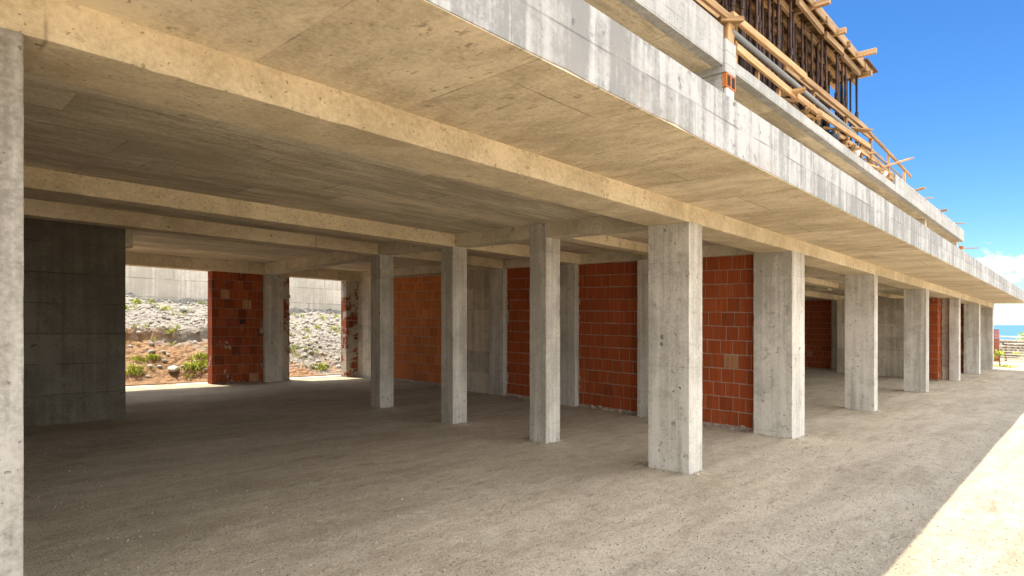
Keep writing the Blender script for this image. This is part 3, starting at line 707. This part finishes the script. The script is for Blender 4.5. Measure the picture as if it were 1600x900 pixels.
def leaf(m, base, az, L, w, rise, droop, tint):
    dx, dy = math.cos(az), math.sin(az); px, py = -dy, dx; n = 7; vs = []
    for k in range(n + 1):
        t = k / n; r = L * t * (1 - .25 * t); z = base[2] + rise * math.sin(min(1, t * 1.2) * PI * .5) - droop * t ** 2.2; ww = w * math.sin(min(1, t + .12) * PI) ** .7 if t < .95 else .004
        vs += [(base[0] + dx * r - px * ww, base[1] + dy * r - py * ww, z), (base[0] + dx * r + px * ww, base[1] + dy * r + py * ww, z + .01)]
    m.add(vs, [(2 * k, 2 * k + 1, 2 * k + 3, 2 * k + 2) for k in range(n)], tint)
for k in range(16): leaf(m, (41.3, 3.55, .55), R.uniform(0, 6.28), R.uniform(.35, .6), .06, R.uniform(.3, .55), R.uniform(.3, .9), R.uniform(.0, .5))
m.build('leaves', 'weed', pt)
m = MB(); m.tube((41.3, 3.5, -.02), (41.3, 3.55, .6), .03); m.build('stem', 'stem', pt)
m = MB()
for k in range(34): tuft(m, R.gauss(41.5, .7), R.gauss(3.5, .6), 0, R.uniform(.08, .2), 12, .2)
for k in range(60): tuft(m, R.gauss(54, .8), R.gauss(2.3, .8), .35, R.uniform(.1, .25), 12, .3)
tag(m.build('dry_grass', 'weed'), 'yellowing grass in the sunny yard past the building', None, None, 'stuff')
m = MB(); m.lump((54.3, 2.2, -.15), 1.1, .8, 3, (1.3, 1.5, .5), .05); tag(m.build('soil_mound', 'ground', base=(54.3, 2.2, 0), smooth=True), 'low pale soil mound with grass before the stone wall', 'mound')
def shrub(x, y, r, h, lab):
    b = empty('shrub', (x, y, 0), lab, 'shrub', 'shrubs beyond the stone wall')
    m = MB()
    for k in range(900):
        a = R.uniform(0, 6.28); u = R.uniform(-1, 1); q = R.random() ** .4
        s = math.sqrt(1 - u * u); c = (x + r * q * s * math.cos(a), y + r * q * s * math.sin(a), h * .55 + h * .45 * q * u)
        d = Vector((R.gauss(0, 1), R.gauss(0, 1), R.gauss(0, 1))).normalized(); e = d.orthogonal().normalized(); L = R.uniform(.06, .13)
        m.add([Vector(c), Vector(c) + d * L + e * L * .4, Vector(c) + d * L * 2, Vector(c) + d * L - e * L * .4], [(0, 1, 2, 3)], R.uniform(0, .6))
    m.build('foliage', 'weed', b)
    m = MB(); m.tube((x, y, -.1), (x, y, h * .6), .07); m.build('stem', 'stem', b)
shrub(62.5, 3.4, 1.0, 2.2, 'green shrub showing above the stone wall at the right edge')
shrub(63.0, .6, 1.3, 2.6, 'larger green shrub beyond the stone wall')

# the sea, far below
m = MB(); m.add([(-60000, -60000, -42), (60000, -60000, -42), (60000, 60000, -42), (-60000, 60000, -42)], [(0, 1, 2, 3)])
tag(m.build('sea', 'sea', warp=False), 'deep blue sea on the horizon', None, None, 'structure')

for o in bpy.data.objects:
    if '_base' in o: del o['_base']

# ================================================================== LIGHT, SKY, CAMERA
sun_dir = Vector((-.13, .275, .955)).normalized()
SD = bpy.data.lights.new('sun', 'SUN'); SD.energy = 2.3; SD.angle = math.radians(.53); SD.color = (1.0, .89, .73)
so = bpy.data.objects.new('sun', SD); COL.objects.link(so); so.location = (0, 0, 40)
so.rotation_euler = (-sun_dir).to_track_quat('-Z', 'Y').to_euler()
wd = bpy.data.worlds.new('World'); SC.world = wd; wd.use_nodes = True
nt = wd.node_tree; nt.nodes.clear()
out = nt.nodes.new('ShaderNodeOutputWorld'); bg = nt.nodes.new('ShaderNodeBackground'); nt.links.new(bg.outputs[0], out.inputs[0])
sky = nt.nodes.new('ShaderNodeTexSky'); sky.sky_type = 'NISHITA'; sky.sun_disc = False
sky.sun_elevation = math.asin(sun_dir.z); sky.sun_rotation = math.atan2(sun_dir.x, sun_dir.y)
sky.altitude = 60; sky.air_density = 1.0; sky.dust_density = .0; sky.ozone_density = 3.0
bg.inputs[1].default_value = .05
tc = nt.nodes.new('ShaderNodeTexCoord')
sp = nt.nodes.new('ShaderNodeSeparateXYZ'); nt.links.new(tc.outputs['Generated'], sp.inputs[0])
mp = nt.nodes.new('ShaderNodeMapping'); mp.inputs['Scale'].default_value = (17, 17, 34); mp.inputs['Location'].default_value = (.4, 1.7, .2); nt.links.new(tc.outputs['Generated'], mp.inputs[0])
nz = nt.nodes.new('ShaderNodeTexNoise'); nz.inputs['Scale'].default_value = 1.6; nz.inputs['Detail'].default_value = 9; nz.inputs['Roughness'].default_value = .58; nt.links.new(mp.outputs[0], nz.inputs[0])
def mr(v, a, b, c=0, d=1):
    n = nt.nodes.new('ShaderNodeMapRange'); n.interpolation_type = 'SMOOTHSTEP'; nt.links.new(v, n.inputs[0])
    for i, k in enumerate((a, b, c, d)): n.inputs[i + 1].default_value = k
    return n.outputs[0]
def mm(op, a, b):
    n = nt.nodes.new('ShaderNodeMath'); n.operation = op
    for i, k in enumerate((a, b)):
        if isinstance(k, (int, float)): n.inputs[i].default_value = k
        else: nt.links.new(k, n.inputs[i])
    return n.outputs[0]
band = mm('MULTIPLY', mr(sp.outputs[2], .02, .05), mr(sp.outputs[2], .075, .115, 1, 0))
fac = mm('MULTIPLY', mr(mm('ADD', nz.outputs['Fac'], mm('MULTIPLY', band, .16)), .65, .72), band)
cl = mm('SUBTRACT', mm('MULTIPLY', sp.outputs[0], SA), mm('MULTIPLY', sp.outputs[1], CA))
ca_ = mm('DIVIDE', mm('SUBTRACT', cl, .6235), .036); cb = mm('DIVIDE', mm('SUBTRACT', sp.outputs[2], .075), .021)
cd_ = mm('SQRT', mm('ADD', mm('MULTIPLY', ca_, ca_), mm('MULTIPLY', cb, cb)), 0.0)
nz3 = nt.nodes.new('ShaderNodeTexNoise'); nz3.inputs['Scale'].default_value = 75; nz3.inputs['Detail'].default_value = 6; nz3.inputs['Roughness'].default_value = .55; nt.links.new(tc.outputs['Generated'], nz3.inputs[0])
fac = mm('MAXIMUM', mm('MULTIPLY', fac, .6), mr(mm('ADD', mm('SUBTRACT', 1.0, cd_), mm('MULTIPLY', mm('SUBTRACT', nz3.outputs['Fac'], .5), 2.6)), .22, .62))
# unseen bright clouds added behind the camera as fill light on the front
nz2 = nt.nodes.new('ShaderNodeTexNoise'); nz2.inputs['Scale'].default_value = 2.6; nz2.inputs['Detail'].default_value = 8; nz2.inputs['Roughness'].default_value = .56; nt.links.new(tc.outputs['Generated'], nz2.inputs[0])
side = mm('MULTIPLY', mr(sp.outputs[1], -.06, -.30), mr(sp.outputs[2], .01, .08))
back = mm('MULTIPLY', mr(sp.outputs[1], .12, .32), mm('MULTIPLY', mr(sp.outputs[2], .50, .62), mr(sp.outputs[2], .84, .92, 1, 0)))  # more unseen clouds added high behind the building to fill the rear
side = mm('MAXIMUM', side, back)
fac2 = mm('MULTIPLY', mr(mm('ADD', nz2.outputs['Fac'], mm('MULTIPLY', side, .24)), .50, .60), side)
mx = nt.nodes.new('ShaderNodeMix'); mx.data_type = 'RGBA'; nt.links.new(fac, mx.inputs[0]); hs = nt.nodes.new('ShaderNodeHueSaturation'); hs.inputs['Saturation'].default_value = 1.24; hs.inputs['Value'].default_value = .86; nt.links.new(sky.outputs[0], hs.inputs['Color']); tint = nt.nodes.new('ShaderNodeMix'); tint.data_type = 'RGBA'; tint.blend_type = 'MULTIPLY'; tint.inputs[0].default_value = 1; tint.inputs[7].default_value = (.76, .95, 1.14, 1)
nt.links.new(hs.outputs[0], tint.inputs[6]); nt.links.new(tint.outputs[2], mx.inputs[6])
mx.inputs[7].default_value = (6.6, 6.6, 6.6, 1); mx2 = nt.nodes.new('ShaderNodeMix'); mx2.data_type = 'RGBA'; nt.links.new(fac2, mx2.inputs[0]); nt.links.new(mx.outputs[2], mx2.inputs[6])
mx2.inputs[7].default_value = (15.5, 15.6, 15.8, 1); nt.links.new(mx2.outputs[2], bg.inputs[0])

cd = bpy.data.cameras.new('camera'); cam = bpy.data.objects.new('camera', cd); COL.objects.link(cam)
cd.sensor_width = 36; cd.lens = F / 1600 * 36; cd.shift_y = 57 / 1600
cd.clip_start = .05; cd.clip_end = 200000
cam.location = (0, 0, 1.68); cam.rotation_euler = (PI / 2, 0, ALPHA - PI / 2)
SC.camera = cam
SC.view_settings.view_transform = 'Standard'; SC.view_settings.look = 'None'; SC.view_settings.gamma = 1; SC.view_settings.exposure = 2.15
SC.view_settings.use_curve_mapping = False
SC.cycles.max_bounces = 12; SC.cycles.diffuse_bounces = 10; SC.cycles.use_denoising = True
